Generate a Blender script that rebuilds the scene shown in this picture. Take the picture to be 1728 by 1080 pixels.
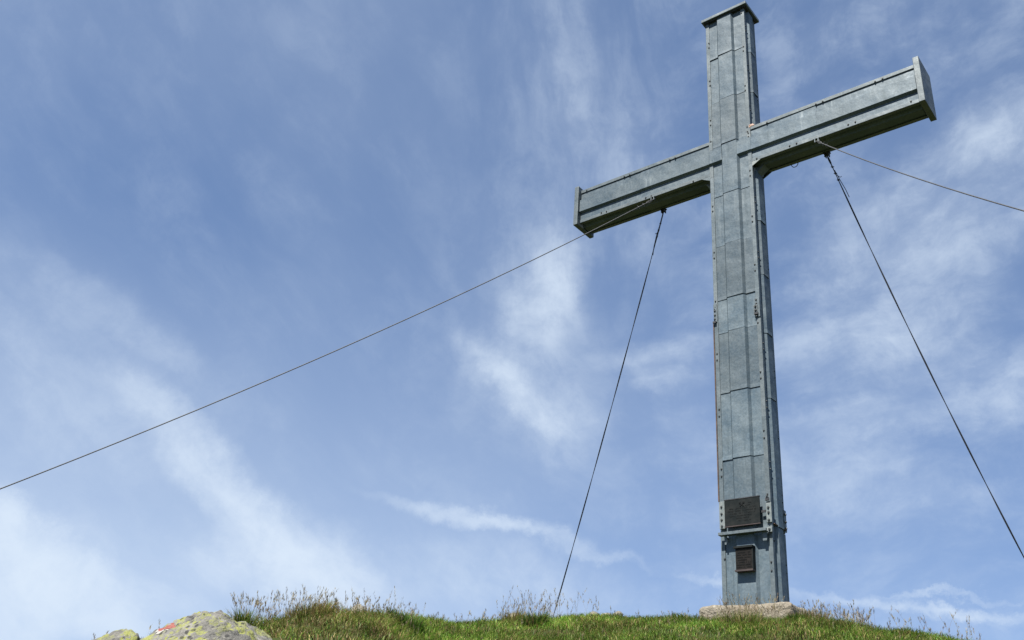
import bpy, bmesh, math, random
import numpy as np
from mathutils import Vector, Matrix
for o in list(bpy.data.objects): bpy.data.objects.remove(o)
S = bpy.context.scene
R = math.radians

# ------------------------------------------------------------------ camera
cam = bpy.data.objects.new('camera', bpy.data.cameras.new('camera'))
S.collection.objects.link(cam); S.camera = cam
CAM = (3.7064, -7.8122, -1.7473)
yaw, pit, rol = -0.7055, 0.4765, 0.0807
f_ = Vector((math.sin(yaw)*math.cos(pit), math.cos(yaw)*math.cos(pit), math.sin(pit)))
r_ = Vector((math.cos(yaw), -math.sin(yaw), 0)); u_ = r_.cross(f_)
r2 = math.cos(rol)*r_ + math.sin(rol)*u_; u2 = -math.sin(rol)*r_ + math.cos(rol)*u_
M = Matrix((r2, u2, -f_)).transposed().to_4x4(); M.translation = CAM
cam.matrix_world = M
cam.data.sensor_width = 36; cam.data.lens = 36*1600.7/1728
cam.data.clip_start = 0.05; cam.data.clip_end = 20000

# ------------------------------------------------------------------ light
SUN = Vector((0.08, -1.0, 1.58)).normalized()          # towards the sun
sun = bpy.data.objects.new('sun', bpy.data.lights.new('sun', 'SUN'))
S.collection.objects.link(sun)
sun.data.energy = 5.0; sun.data.angle = R(0.5); sun.data.color = (1, 0.955, 0.88)
sun.rotation_euler = SUN.to_track_quat('Z', 'Y').to_euler()
S.view_settings.view_transform = 'Standard'; S.view_settings.look = 'None'
S.view_settings.exposure = 1.22; S.view_settings.gamma = 1.0
S.view_settings.use_curve_mapping = False
S.render.engine = 'CYCLES'

world = bpy.data.worlds.new('World'); S.world = world; world.use_nodes = True
nt = world.node_tree; nt.nodes.clear()
def N(t, **k):
    n = nt.nodes.new(t)
    for a, v in k.items(): setattr(n, a, v)
    return n
def Lk(a, b): nt.links.new(a, b)
def math_(op, a, b=None, clamp=False):
    n = N('ShaderNodeMath', operation=op, use_clamp=clamp)
    for i, v in enumerate((a, b)):
        if v is None: continue
        if isinstance(v, (int, float)): n.inputs[i].default_value = v
        else: Lk(v, n.inputs[i])
    return n.outputs[0]
sky = N('ShaderNodeTexSky', sky_type='NISHITA'); sky.sun_disc = False
sky.sun_elevation = math.asin(SUN.z); sky.sun_rotation = math.atan2(SUN.x, SUN.y)
sky.altitude = 2000; sky.air_density = 0.8; sky.dust_density = 0.2; sky.ozone_density = 3.0
gam = N('ShaderNodeGamma'); gam.inputs['Gamma'].default_value = 0.52; Lk(sky.outputs[0], gam.inputs['Color'])
hsv = N('ShaderNodeMix', data_type='RGBA', blend_type='MULTIPLY'); hsv.inputs[0].default_value = 1
Lk(gam.outputs[0], hsv.inputs[6]); hsv.inputs[7].default_value = (0.79, 1.06, 1.49, 1)
tc = N('ShaderNodeTexCoord'); sep = N('ShaderNodeSeparateXYZ'); Lk(tc.outputs['Generated'], sep.inputs[0])
az = math_('ARCTAN2', sep.outputs[0], sep.outputs[1]); el = math_('ARCSINE', sep.outputs[2])
q0 = N('ShaderNodeCombineXYZ'); Lk(az, q0.inputs[0]); Lk(el, q0.inputs[1])
def noise(vec, scale, detail=4, rough=0.55, lac=2.0, col=False):
    n = N('ShaderNodeTexNoise'); n.inputs['Scale'].default_value = scale
    n.inputs['Detail'].default_value = detail; n.inputs['Roughness'].default_value = rough
    n.inputs['Lacunarity'].default_value = lac
    Lk(vec, n.inputs['Vector']); return n.outputs['Color' if col else 'Fac']
def vm(op, a, b):
    n = N('ShaderNodeVectorMath', operation=op)
    for i, v in enumerate((a, b)):
        if isinstance(v, tuple): n.inputs[i].default_value = v
        else: Lk(v, n.inputs[i])
    return n.outputs[0]
def mapping(vec, loc=(0,0,0), rot=0, sc=(1,1,1), typ='POINT'):
    n = N('ShaderNodeMapping', vector_type=typ); Lk(vec, n.inputs['Vector'])
    n.inputs['Location'].default_value = loc; n.inputs['Rotation'].default_value = (0,0,rot)
    n.inputs['Scale'].default_value = sc; return n.outputs[0]
def rng(v, a, b, c=0.0, d=1.0, smooth=True):
    n = N('ShaderNodeMapRange', interpolation_type='SMOOTHSTEP' if smooth else 'LINEAR')
    Lk(v, n.inputs[0])
    for i, x in enumerate((a, b, c, d)): n.inputs[i+1].default_value = x
    return n.outputs[0]
# drifting warp of the cirrus
w1 = vm('MULTIPLY', vm('SUBTRACT', noise(q0.outputs[0], 4.0, 3, 0.6, col=True), (0.5,0.5,0.5)), (0.07,0.07,0))
w2 = vm('MULTIPLY', vm('SUBTRACT', noise(q0.outputs[0], 13.0, 8, 0.68, col=True), (0.5,0.5,0.5)), (0.050,0.050,0))
q = vm('ADD', vm('ADD', q0.outputs[0], w1), w2)
# cirrus banks: azimuth, elevation, half length, half width, direction, thickness
BANKS = [
 (-0.999, 0.28, 0.181, 0.029, -0.56, 0.68),
 (-0.947, 0.247, 0.121, 0.018, -0.643, 0.61),
 (-0.906, 0.205, 0.12, 0.051, -0.215, 0.74),
 (-1.122, 0.169, 0.153, 0.029, -0.549, 1.01),
 (-1.154, 0.138, 0.102, 0.051, -0.974, 1.01),
 (-1.038, 0.155, 0.111, 0.021, -0.289, 0.41),
 (-0.706, 0.414, 0.099, 0.027, -0.627, 0.4),
 (-0.684, 0.398, 0.085, 0.019, -0.69, 0.4),
 (-0.664, 0.504, 0.132, 0.057, -1.778, 0.45),
 (-0.638, 0.537, 0.075, 0.025, -1.716, 0.24),
 (-0.642, 0.371, 0.059, 0.043, -0.438, 0.32),
 (-0.729, 0.268, 0.139, 0.01, -0.165, 0.34),
 (-0.645, 0.25, 0.106, 0.008, -0.237, 0.3),
 (-0.595, 0.235, 0.074, 0.006, -0.148, 0.18),
 (-0.667, 0.73, 0.18, 0.088, -1.249, 0.07),
 (-0.603, 0.654, 0.155, 0.095, -1.001, 0.08),
 (-0.534, 0.443, 0.088, 0.021, 0.134, 0.28),
 (-0.514, 0.412, 0.046, 0.018, 0.003, 0.28),
 (-0.218, 0.555, 0.18, 0.08, 0.301, 0.26),
 (-0.294, 0.459, 0.158, 0.046, 0.139, 0.31),
 (-0.136, 0.629, 0.117, 0.039, 0.179, 0.26),
 (-0.204, 0.393, 0.143, 0.05, 0.069, 0.26),
 (-0.328, 0.368, 0.13, 0.023, 0.015, 0.25),
 (-0.311, 0.201, 0.136, 0.006, -0.16, 0.4),
 (-0.23, 0.191, 0.073, 0.005, -0.103, 0.35),
 (-0.259, 0.204, 0.076, 0.003, -0.083, 0.3),
 (-0.45, 0.217, 0.075, 0.006, -0.147, 0.35),
 (-1.16, 0.319, 0.147, 0.069, -0.501, 0.2),
 (-1.22, 0.419, 0.123, 0.065, -0.411, 0.08),
 (-0.333, 0.311, 0.148, 0.04, -0.138, 0.2),
 (-0.784, 0.201, 0.256, 0.052, -0.008, 0.35),
 (-1.114, 0.4, 0.119, 0.023, -0.479, 0.15),
 (-0.679, 0.459, 0.164, 0.117, -1.206, 0.16),
 (-1.002, 0.187, 0.238, 0.044, -0.07, 0.25),
]
tot = None
for (a0, e0, hl, hw, ang, amp) in BANKS:
    g = N('ShaderNodeTexGradient', gradient_type='SPHERICAL')
    Lk(mapping(q, (a0, e0, 0), ang, (hl*1.15, hw*1.25, 1), 'TEXTURE'), g.inputs[0])
    m = math_('MULTIPLY', rng(g.outputs['Fac'], 0.0, 0.95), amp*1.15)
    tot = m if tot is None else math_('ADD', tot, m)
# fibrous texture in two drift directions
qs = vm('ADD', vm('ADD', q0.outputs[0], vm('MULTIPLY', w1, (1.1,1.1,0))), vm('MULTIPLY', w2, (0.35,0.35,0)))
fa = noise(mapping(qs, rot=R(-34), sc=(0.40, 0.15, 1), typ='TEXTURE'), 2.0, 9, 0.58)
fb = noise(mapping(qs, rot=R(11), sc=(0.30, 0.13, 1), typ='TEXTURE'), 2.2, 9, 0.62)
fc = noise(mapping(qs, rot=R(-76), sc=(0.45, 0.14, 1), typ='TEXTURE'), 2.0, 8, 0.56)
def fmix(f, a, b):
    n = N('ShaderNodeMix', data_type='FLOAT'); Lk(f, n.inputs[0]); Lk(a, n.inputs[2]); Lk(b, n.inputs[3]); return n.outputs[0]
fab = fmix(rng(az, R(-40), R(-26)), fa, fb)
up = math_('MULTIPLY', math_('MULTIPLY', rng(el, R(22), R(32)), rng(az, R(-52), R(-40))), rng(az, R(-26), R(-33)))
fx = fmix(up, fab, fc)
patch = noise(qs, 14.0, 8, 0.66)
fib = math_('MULTIPLY', rng(fx, 0.28, 0.72, 0.50, 1.40), rng(patch, 0.34, 0.66, 0.65, 1.38))
veil = rng(noise(q0.outputs[0], 2.2, 4, 0.5), 0.34, 0.72, 0.05, 0.14)
low = math_('MULTIPLY', rng(el, R(32), R(5), 0.0, 0.52), rng(az, R(-68), R(-22), 1.0, 0.10))
fine = math_('MULTIPLY', rng(fx, 0.34, 0.74, 0.0, 0.19), rng(az, R(-50), R(-25), 0.40, 1.0))
fine = math_('MULTIPLY', fine, rng(patch, 0.36, 0.64, 0.4, 1.6))
cl = math_('ADD', math_('MULTIPLY', tot, fib), math_('ADD', math_('ADD', veil, low), fine))
cl = math_('SUBTRACT', 1.0, math_('POWER', 2.718, math_('MULTIPLY', cl, -1.15)))
mix = N('ShaderNodeMix', data_type='RGBA'); Lk(cl, mix.inputs[0]); Lk(hsv.outputs[2], mix.inputs[6])
mix.inputs[7].default_value = (3.55, 4.10, 4.80, 1)
bg = N('ShaderNodeBackground'); bg.inputs['Strength'].default_value = 0.088
Lk(mix.outputs[2], bg.inputs['Color'])
wo = N('ShaderNodeOutputWorld'); Lk(bg.outputs[0], wo.inputs[0])

# ------------------------------------------------------------------ helpers
def tag(o, label=None, cat=None, group=None, kind=None):
    if label: o['label'] = label
    if cat: o['category'] = cat
    if group: o['group'] = group
    if kind: o['kind'] = kind
    return o
def link(name, me, mats, parent=None, loc=None):
    o = bpy.data.objects.new(name, me); S.collection.objects.link(o)
    if mats is not None and not me.materials:
        for m in (mats if isinstance(mats, (list, tuple)) else [mats]): me.materials.append(m)
    if parent: o.parent = parent
    if loc is not None: o.location = loc
    return o
def empty(name, loc=(0,0,0)):
    o = bpy.data.objects.new(name, None); S.collection.objects.link(o); o.location = loc
    o.empty_display_size = 0.1; return o
class MB:
    def __init__(s): s.v = []; s.f = []
    def box(s, x0, x1, y0, y1, z0, z1):
        b = len(s.v)
        s.v += [(x0,y0,z0),(x1,y0,z0),(x1,y1,z0),(x0,y1,z0),(x0,y0,z1),(x1,y0,z1),(x1,y1,z1),(x0,y1,z1)]
        s.f += [tuple(b+i for i in q) for q in ((0,3,2,1),(4,5,6,7),(0,1,5,4),(1,2,6,5),(2,3,7,6),(3,0,4,7))]
        return s
    def prism(s, pts, a, b):            # closed 3-D outline a -> shifted outline b (same count)
        n = len(a); k = len(s.v); s.v += list(a)+list(b)
        s.f.append(tuple(range(k+n-1, k-1, -1))); s.f.append(tuple(range(k+n, k+2*n)))
        for i in range(n):
            j = (i+1) % n; s.f.append((k+i, k+j, k+n+j, k+n+i))
        return s
    def tube(s, pts, r, n=6, cap=True):
        pts = [Vector(p) for p in pts]; rs = r if isinstance(r, (list, tuple)) else [r]*len(pts)
        k = len(s.v); up = Vector((0,0,1))
        d0 = (pts[1]-pts[0]).normalized()
        if abs(d0.z) > 0.9: up = Vector((1,0,0))
        a = d0.cross(up).normalized()
        for i, p in enumerate(pts):
            d = (pts[min(i+1,len(pts)-1)]-pts[max(i-1,0)]).normalized()
            a = (a - d*a.dot(d)).normalized(); b = d.cross(a)
            for j in range(n):
                t = 2*math.pi*j/n; s.v.append(tuple(p+(a*math.cos(t)+b*math.sin(t))*rs[i]))
        for i in range(len(pts)-1):
            for j in range(n):
                j2 = (j+1) % n; s.f.append((k+i*n+j, k+i*n+j2, k+(i+1)*n+j2, k+(i+1)*n+j))
        if cap:
            s.f.append(tuple(range(k+n-1, k-1, -1))); e = k+(len(pts)-1)*n; s.f.append(tuple(range(e, e+n)))
        return s
    def mesh(s, name, smooth=False):
        me = bpy.data.meshes.new(name); me.from_pydata([tuple(v) for v in s.v], [], s.f)
        bm = bmesh.new(); bm.from_mesh(me); bmesh.ops.recalc_face_normals(bm, faces=bm.faces); bm.to_mesh(me); bm.free()
        if smooth: me.polygons.foreach_set('use_smooth', [True]*len(me.polygons))
        me.update(); return me
    def build(s, name, mat, parent=None, loc=None, smooth=False):
        return link(name, s.mesh(name, smooth), mat, parent, loc)
def bevel(o, w, seg=2):
    m = o.modifiers.new('bevel', 'BEVEL'); m.width = w; m.segments = seg; m.limit_method = 'ANGLE'; m.angle_limit = R(40)
    return o

# value noise on numpy arrays
_rs = np.random.RandomState(7); _T = _rs.rand(256, 256)
def vnoise(x, y, sc=1.0, octv=3):
    x = np.asarray(x, float)*sc; y = np.asarray(y, float)*sc; o = 0; a = 1; t = 0
    for k in range(octv):
        xi = np.floor(x).astype(int); yi = np.floor(y).astype(int); fx = x-xi; fy = y-yi
        fx = fx*fx*(3-2*fx); fy = fy*fy*(3-2*fy)
        g = lambda i, j: _T[(xi+i) % 256, (yi+j) % 256]
        o = o + a*((g(0,0)*(1-fx)+g(1,0)*fx)*(1-fy)+(g(0,1)*(1-fx)+g(1,1)*fx)*fy)
        t += a; a *= 0.5; x = x*2.03+17.1; y = y*2.03+5.7
    return o/t

# ------------------------------------------------------------------ materials
class Mat:
    def __init__(s, name, rough=0.6, metal=0.0, spec=0.5):
        s.m = bpy.data.materials.new(name); s.m.use_nodes = True; s.t = s.m.node_tree
        s.b = s.t.nodes['Principled BSDF']; s.b.inputs['Roughness'].default_value = rough
        s.b.inputs['Metallic'].default_value = metal; s.b.inputs['Specular IOR Level'].default_value = spec
        s.co = s.n('ShaderNodeTexCoord').outputs['Object']
    def n(s, t, **k):
        n = s.t.nodes.new(t)
        for a, v in k.items(): setattr(n, a, v)
        return n
    def l(s, a, b): s.t.links.new(a, b)
    def map(s, sc=(1,1,1), loc=(0,0,0), rot=(0,0,0)):
        n = s.n('ShaderNodeMapping'); s.l(s.co, n.inputs[0])
        n.inputs['Scale'].default_value = sc; n.inputs['Location'].default_value = loc; n.inputs['Rotation'].default_value = rot
        return n.outputs[0]
    def noise(s, scale, detail=4, rough=0.6, vec=None):
        n = s.n('ShaderNodeTexNoise'); s.l(vec or s.co, n.inputs['Vector'])
        n.inputs['Scale'].default_value = scale; n.inputs['Detail'].default_value = detail; n.inputs['Roughness'].default_value = rough
        return n.outputs['Fac']
    def vor(s, scale, vec=None, feature='F1', out='Distance'):
        n = s.n('ShaderNodeTexVoronoi', feature=feature); s.l(vec or s.co, n.inputs['Vector']); n.inputs['Scale'].default_value = scale
        return n.outputs[out]
    def rng(s, v, a, b, c=0.0, d=1.0):
        n = s.n('ShaderNodeMapRange', interpolation_type='SMOOTHSTEP'); s.l(v, n.inputs[0])
        for i, x in enumerate((a, b, c, d)): n.inputs[i+1].default_value = x
        return n.outputs[0]
    def mix(s, f, a, b, blend='MIX'):
        n = s.n('ShaderNodeMix', data_type='RGBA', blend_type=blend)
        if isinstance(f, (int, float)): n.inputs[0].default_value = f
        else: s.l(f, n.inputs[0])
        for i, v in ((6, a), (7, b)):
            if isinstance(v, tuple): n.inputs[i].default_value = v+(1,) if len(v) == 3 else v
            else: s.l(v, n.inputs[i])
        return n.outputs[2]
    def mul(s, a, b, op='MULTIPLY'):
        n = s.n('ShaderNodeMath', operation=op)
        for i, v in enumerate((a, b)):
            if isinstance(v, (int, float)): n.inputs[i].default_value = v
            else: s.l(v, n.inputs[i])
        return n.outputs[0]
    def col(s, c):
        if isinstance(c, tuple): s.b.inputs['Base Color'].default_value = c+(1,)
        else: s.l(c, s.b.inputs['Base Color'])
    def bump(s, h, strength=0.3, dist=0.01):
        n = s.n('ShaderNodeBump'); n.inputs['Strength'].default_value = strength; n.inputs['Distance'].default_value = dist
        s.l(h, n.inputs['Height']); s.l(n.outputs[0], s.b.inputs['Normal'])
    def rand(s): return s.n('ShaderNodeObjectInfo').outputs['Random']

def zinc(name, base=(0.054,0.083,0.108), mottle=(0.091,0.119,0.138), streak=0.5, vary=0.2):
    m = Mat(name, 0.55, 0.2, 0.35)
    rd = m.rand()
    of = m.n('ShaderNodeCombineXYZ'); m.l(m.mul(rd, 37.0), of.inputs[0]); m.l(m.mul(rd, 91.0), of.inputs[2])
    va = m.n('ShaderNodeVectorMath', operation='ADD'); m.l(m.co, va.inputs[0]); m.l(of.outputs[0], va.inputs[1]); pv = va.outputs[0]
    def pmap(sc):
        n = m.n('ShaderNodeMapping'); m.l(pv, n.inputs[0]); n.inputs['Scale'].default_value = sc; return n.outputs[0]
    a = m.noise(2.6, 5, 0.62, pv); b = m.noise(42, 4, 0.7)
    c = m.mix(m.rng(a, 0.34, 0.66), base, mottle)  # random mottling between the two zinc tones
    c = m.mix(1.0, c, m.rng(m.vor(70, out='Color'), 0.2, 0.9, 0.90, 1.08), 'MULTIPLY')
    c = m.mix(m.rng(b, 0.35, 0.75, 0.0, 0.3), c, (0.120,0.147,0.162))
    c = m.mix(1.0, c, m.rng(rd, 0, 1, 1-vary, 1+vary*0.8), 'MULTIPLY')
    hue = m.mul(rd, 7.31); hue = m.mul(hue, 1.0, 'FRACT')
    c = m.mix(m.rng(hue, 0.0, 1.0, 0.0, 0.12), c, m.mix(1.0, c, (1.12, 1.02, 0.90), 'MULTIPLY'))
    run = m.noise(1.0, 6, 0.66, pmap((24,24,1.3)))
    k = m.mul(m.rng(run, 0.55, 0.74), m.rng(m.noise(2.0, 3, 0.5, pv), 0.42, 0.62))
    c = m.mix(m.mul(k, streak), c, (0.195,0.228,0.242))
    dk = m.mul(m.rng(m.noise(1.0, 5, 0.62, pmap((15,15,0.9))), 0.55, 0.75), 0.5)
    c = m.mix(dk, c, (0.040,0.060,0.070))
    rs_ = m.mul(m.rng(m.noise(1.0, 4, 0.6, pmap((30,30,2.2))), 0.66, 0.78), m.rng(m.noise(1.3, 2, 0.5), 0.52, 0.66))
    c = m.mix(m.mul(rs_, 0.4), c, (0.11,0.075,0.05))
    m.col(c)
    m.l(m.rng(b, 0.3, 0.8, 0.45, 0.68), m.b.inputs['Roughness'])
    h = m.mul(m.mul(m.noise(3.0, 2, 0.45, pv), 1.0), m.mul(m.noise(11, 3, 0.5, pv), 0.22), 'ADD')
    m.bump(m.mul(h, m.mul(b, 0.03), 'ADD'), 0.36, 0.05)
    return m.m
ZINC = zinc('weathered_zinc')
ZARM = zinc('weathered_zinc_streaked', streak=0.85, vary=0.08)
STRIP = zinc('galvanised_strip', (0.080,0.106,0.123), (0.118,0.141,0.152), 0.35, 0.1)
def simple(name, ca, cb, scale=30, rough=0.6, metal=0.0, bump=0.15):
    m = Mat(name, rough, metal)
    m.col(m.mix(m.rng(m.noise(scale, 5, 0.65), 0.32, 0.68), ca, cb)); m.bump(m.noise(scale*2, 4), bump, 0.004); return m.m
BOLT = simple('dull_bolt_steel', (0.03,0.034,0.036), (0.075,0.08,0.08), 60, 0.5, 0.5)
BRACK = simple('galvanised_fitting', (0.14,0.165,0.165), (0.20,0.22,0.215), 40, 0.5, 0.3)
FITG = simple('grey_fitting', (0.04,0.043,0.047), (0.075,0.08,0.083), 40, 0.55, 0.2)
DARKFIT = simple('blackened_fitting', (0.02,0.022,0.025), (0.05,0.05,0.055), 40, 0.55, 0.4)
WIRE = simple('sunlit_wire_rope', (0.030,0.032,0.036), (0.065,0.067,0.072), 90, 0.6, 0.2)  # front wires: sunlight put into the colour as a lighter grey
WIRED = simple('dark_wire_rope', (0.018,0.02,0.026), (0.045,0.047,0.055), 90, 0.55, 0.4)
RUST = simple('rusted_steel', (0.045,0.032,0.026), (0.10,0.062,0.045), 18, 0.85, 0.1, 0.4)
ORANGE = simple('bare_orange_primer', (0.30,0.18,0.12), (0.42,0.30,0.25), 30, 0.8)
BRONZE = simple('dark_bronze', (0.009,0.012,0.013), (0.018,0.020,0.020), 14, 0.6, 0.1)
BRONZEL = simple('bronze_letters', (0.006,0.007,0.008), (0.012,0.013,0.013), 30, 0.6, 0.1)
for M_ in (BRONZE, BRONZEL): M_.node_tree.nodes['Principled BSDF'].inputs['Specular IOR Level'].default_value = 0.08
BRONZEB = simple('brown_bronze', (0.009,0.0085,0.0085), (0.017,0.015,0.014), 20, 0.6, 0.1)
BRONZEB.node_tree.nodes['Principled BSDF'].inputs['Specular IOR Level'].default_value = 0.1
COPPER = simple('reddish_bronze_edge', (0.030,0.021,0.021), (0.055,0.040,0.038), 20, 0.6, 0.2)

m = Mat('rough_concrete', 0.9)
v = m.vor(48, out='Color'); n1 = m.noise(5, 5, 0.6)
c = m.mix(m.rng(n1, 0.35, 0.65), (0.148,0.130,0.100), (0.232,0.210,0.168))
c = m.mix(m.rng(v, 0.6, 0.95, 0, 0.6), c, (0.33,0.31,0.26))
c = m.mix(m.rng(m.vor(33, m.map(loc=(3,3,3)), out='Color'), 0.75, 0.95, 0, 0.5), c, (0.06,0.048,0.036))
c = m.mix(m.rng(m.noise(2.5, 3), 0.46, 0.62, 0, 0.6), c, (0.105,0.08,0.052))
m.col(c); m.bump(m.mul(m.noise(30, 5, 0.7), m.mul(m.vor(48), 0.5), 'ADD'), 0.8, 0.018); CONC = m.m

def rockmat(name, lichen=1.0, warm=0.0):
    m = Mat(name, 0.92)
    c = m.mix(m.rng(m.noise(6, 6, 0.65), 0.35, 0.66), (0.088,0.086,0.078), (0.19+warm*.4,0.183+warm*.3,0.165))
    c = m.mix(m.rng(m.noise(34, 4, 0.7), 0.55, 0.72, 0, 0.7), c, (0.23,0.22,0.195))
    if lichen:
        wv = m.n('ShaderNodeVectorMath', operation='ADD'); m.l(m.co, wv.inputs[0])
        nn = m.n('ShaderNodeTexNoise'); m.l(m.co, nn.inputs['Vector']); nn.inputs['Scale'].default_value = 22; nn.inputs['Detail'].default_value = 4
        sc = m.n('ShaderNodeVectorMath', operation='MULTIPLY'); m.l(nn.outputs['Color'], sc.inputs[0]); sc.inputs[1].default_value = (0.06,0.06,0.06)
        m.l(sc.outputs[0], wv.inputs[1])
        patch = m.rng(m.vor(12.5, wv.outputs[0]), 0.38, 0.54, 1.0, 0.0)
        patch = m.mul(patch, m.rng(m.noise(4.2, 3, 0.5), 0.32, 0.50))
        patch = m.mul(patch, m.rng(m.noise(60, 3, 0.7), 0.36, 0.52, 0.15, 1.0))
        c = m.mix(m.mul(m.mul(patch, m.mul(m.rng(m.vor(30, wv.outputs[0]), 0.30, 0.46, 1, 0), m.rng(m.noise(6, 2), 0.45, 0.55)), 'MAXIMUM'), 0.95*lichen), c, m.mix(m.noise(18, 3), (0.150,0.172,0.022), (0.26,0.265,0.085)))
        blk = m.mul(m.rng(m.vor(24, m.map(loc=(5,2,1))), 0.22, 0.42, 1, 0), m.rng(m.noise(7, 4), 0.42, 0.56))
        c = m.mix(m.mul(blk, 0.85), c, (0.018,0.018,0.018))
        pale = m.mul(m.rng(m.vor(17, m.map(loc=(1,8,3))), 0.16, 0.3, 1, 0), m.rng(m.noise(5, 3, vec=m.map(loc=(9,0,0))), 0.5, 0.62))
        c = m.mix(m.mul(pale, 0.7), c, (0.235,0.24,0.18))
    m.col(c); m.bump(m.mul(m.noise(16, 6, 0.7), m.mul(m.noise(70, 3, 0.7), 0.4), 'ADD'), 0.9, 0.03); return m.m
LICHEN = rockmat('lichened_granite', 1.0); PALE = rockmat('pale_stone', 0.0, 0.10)
REDP = simple('weathered_red_paint', (0.15,0.028,0.022), (0.20,0.07,0.055), 40, 0.85)
WHITEP = simple('weathered_white_paint', (0.22,0.21,0.195), (0.30,0.29,0.27), 40, 0.85)

m = Mat('soil_and_thatch', 0.95, 0.0, 0.1)
c = m.mix(m.rng(m.noise(3.5, 5), 0.35, 0.65), (0.030,0.050,0.010), (0.050,0.046,0.016))
m.col(m.mix(m.rng(m.noise(40, 4), 0.4, 0.7), c, (0.06,0.05,0.024))); m.bump(m.noise(25, 5, 0.7), 0.8, 0.04); SOIL = m.m

def leafmat(name, rough=0.6, trans=0.25):
    m = Mat(name, rough, 0, 0.25)
    at = m.n('ShaderNodeAttribute'); at.attribute_name = 'tint'
    c = m.mix(m.rng(m.noise(45, 3), 0.3, 0.7, 0, 0.3), at.outputs['Color'], (0.10,0.11,0.03))
    m.col(c)
    tr = m.n('ShaderNodeBsdfTranslucent'); m.l(c, tr.inputs[0])
    mx = m.n('ShaderNodeMixShader'); mx.inputs[0].default_value = trans
    m.l(m.b.outputs[0], mx.inputs[1]); m.l(tr.outputs[0], mx.inputs[2])
    m.l(mx.outputs[0], m.t.nodes['Material Output'].inputs['Surface']); return m.m
GRASS = leafmat('grass_blades', 0.55, 0.38); SEED = leafmat('dry_seed_grass', 0.7, 0.25)

# ------------------------------------------------------------------ the hill
CX, CY, ZG = CAM[0], CAM[1], -3.35
TAB = np.array([  # azimuth, crest elevation angle from the foot point, crest distance
 (-180,-24,7.5),(-130,-14,7.5),(-100,-3,7.0),(-80,3.0,6.6),(-66,5.0,6.6),(-60.5,6.1,6.7),(-56,7.0,6.8),(-53,8.0,6.9),(-51.4,8.6,7.0),
 (-48.1,9.15,7.2),(-46.4,9.3,7.4),(-44.6,9.0,7.8),(-42.6,8.95,8.2),(-38.5,9.5,8.5),(-34.3,9.9,8.5),(-28.2,10.15,8.4),(-23.3,10.2,8.3),
 (-21,10.2,8.2),(-19.8,9.9,8.1),(-17,9.55,8.0),(-14.5,9.2,7.9),(-8,8.0,7.6),(10,3.0,7.0),(40,-6,7.0),(90,-16,7.2),(180,-24,7.5)], float)
def ground(x, y):
    x = np.asarray(x, float); y = np.asarray(y, float)
    dx, dy = x-CX, y-CY; r = np.hypot(dx, dy); a = np.degrees(np.arctan2(dx, dy))
    def it(col):
        o = 0
        for k, w in ((-1.2,.2),(-.6,.2),(0,.2),(.6,.2),(1.2,.2)): o = o+w*np.interp((a+k+180) % 360-180, TAB[:,0], TAB[:,col])
        return o
    e, Rr = it(1), it(2)
    zc = CAM[2]+Rr*np.tan(np.radians(e)); t = r/Rr; b = 0.07
    g = np.sqrt((1-t)**2+b*b)-b; g0 = math.sqrt(1+b*b)-b
    zin = zc-(zc-ZG)*g/g0
    d = np.maximum(r-Rr, 0); dd = np.maximum(d-0.9, 0)
    zout = zc-0.03*d-0.34*(np.sqrt(dd*dd+0.3)-math.sqrt(0.3))
    z = np.where(t < 1, zin, zout)
    k = np.clip((r-30)/150, 0, 1); z = np.where(r > 30, np.maximum(z*(1-k)+(-70)*k, -70), z)
    wgt = np.clip(r/2, 0, 1)*np.clip((60-r)/30, 0, 1)
    return z+wgt*(0.05*(vnoise(x+50, y+50, 1.3, 3)-0.5)+0.06*(vnoise(x+9, y+80, 4.5, 2)-0.5))
az_ = np.concatenate([np.arange(-180, -72, 3.0), np.arange(-72, -4, 0.5), np.arange(-4, 180.1, 3.0)])[:-1]
rr_ = np.concatenate([[0.25, 0.6, 1.2, 2, 3, 4, 4.8], np.arange(5.2, 10.01, 0.07), [10.3,10.8,11.5,12.5,14,16,19,23,30,40,55,80,120,180,260,400,900,2500,6000]])
A, Q = np.meshgrid(np.radians(az_), rr_); X = CX+Q*np.sin(A); Y = CY+Q*np.cos(A); Z = ground(X, Y)
nv, na = len(rr_), len(az_)
V = np.stack([X, Y, Z], -1).reshape(-1, 3).tolist(); Fc = []
for i in range(nv-1):
    for j in range(na):
        k = (j+1) % na; Fc.append((i*na+j, i*na+k, (i+1)*na+k, (i+1)*na+j))
V.append((CX, CY, float(ground(CX, CY)))); Fc += [(len(V)-1, (j+1) % na, j) for j in range(na)]
me = bpy.data.meshes.new('hill'); me.from_pydata(V, [], Fc)
me.polygons.foreach_set('use_smooth', [True]*len(me.polygons))
hill = tag(link('hill', me, SOIL), 'grassy summit mound carrying the cross', kind='structure')
bm = bmesh.new(); bm.from_mesh(me); bmesh.ops.recalc_face_normals(bm, faces=bm.faces); bm.to_mesh(me); bm.free()
def gz(x, y): return float(ground(x, y))
def polar(azd, r): a = R(azd); return CX+r*math.sin(a), CY+r*math.cos(a)

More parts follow.
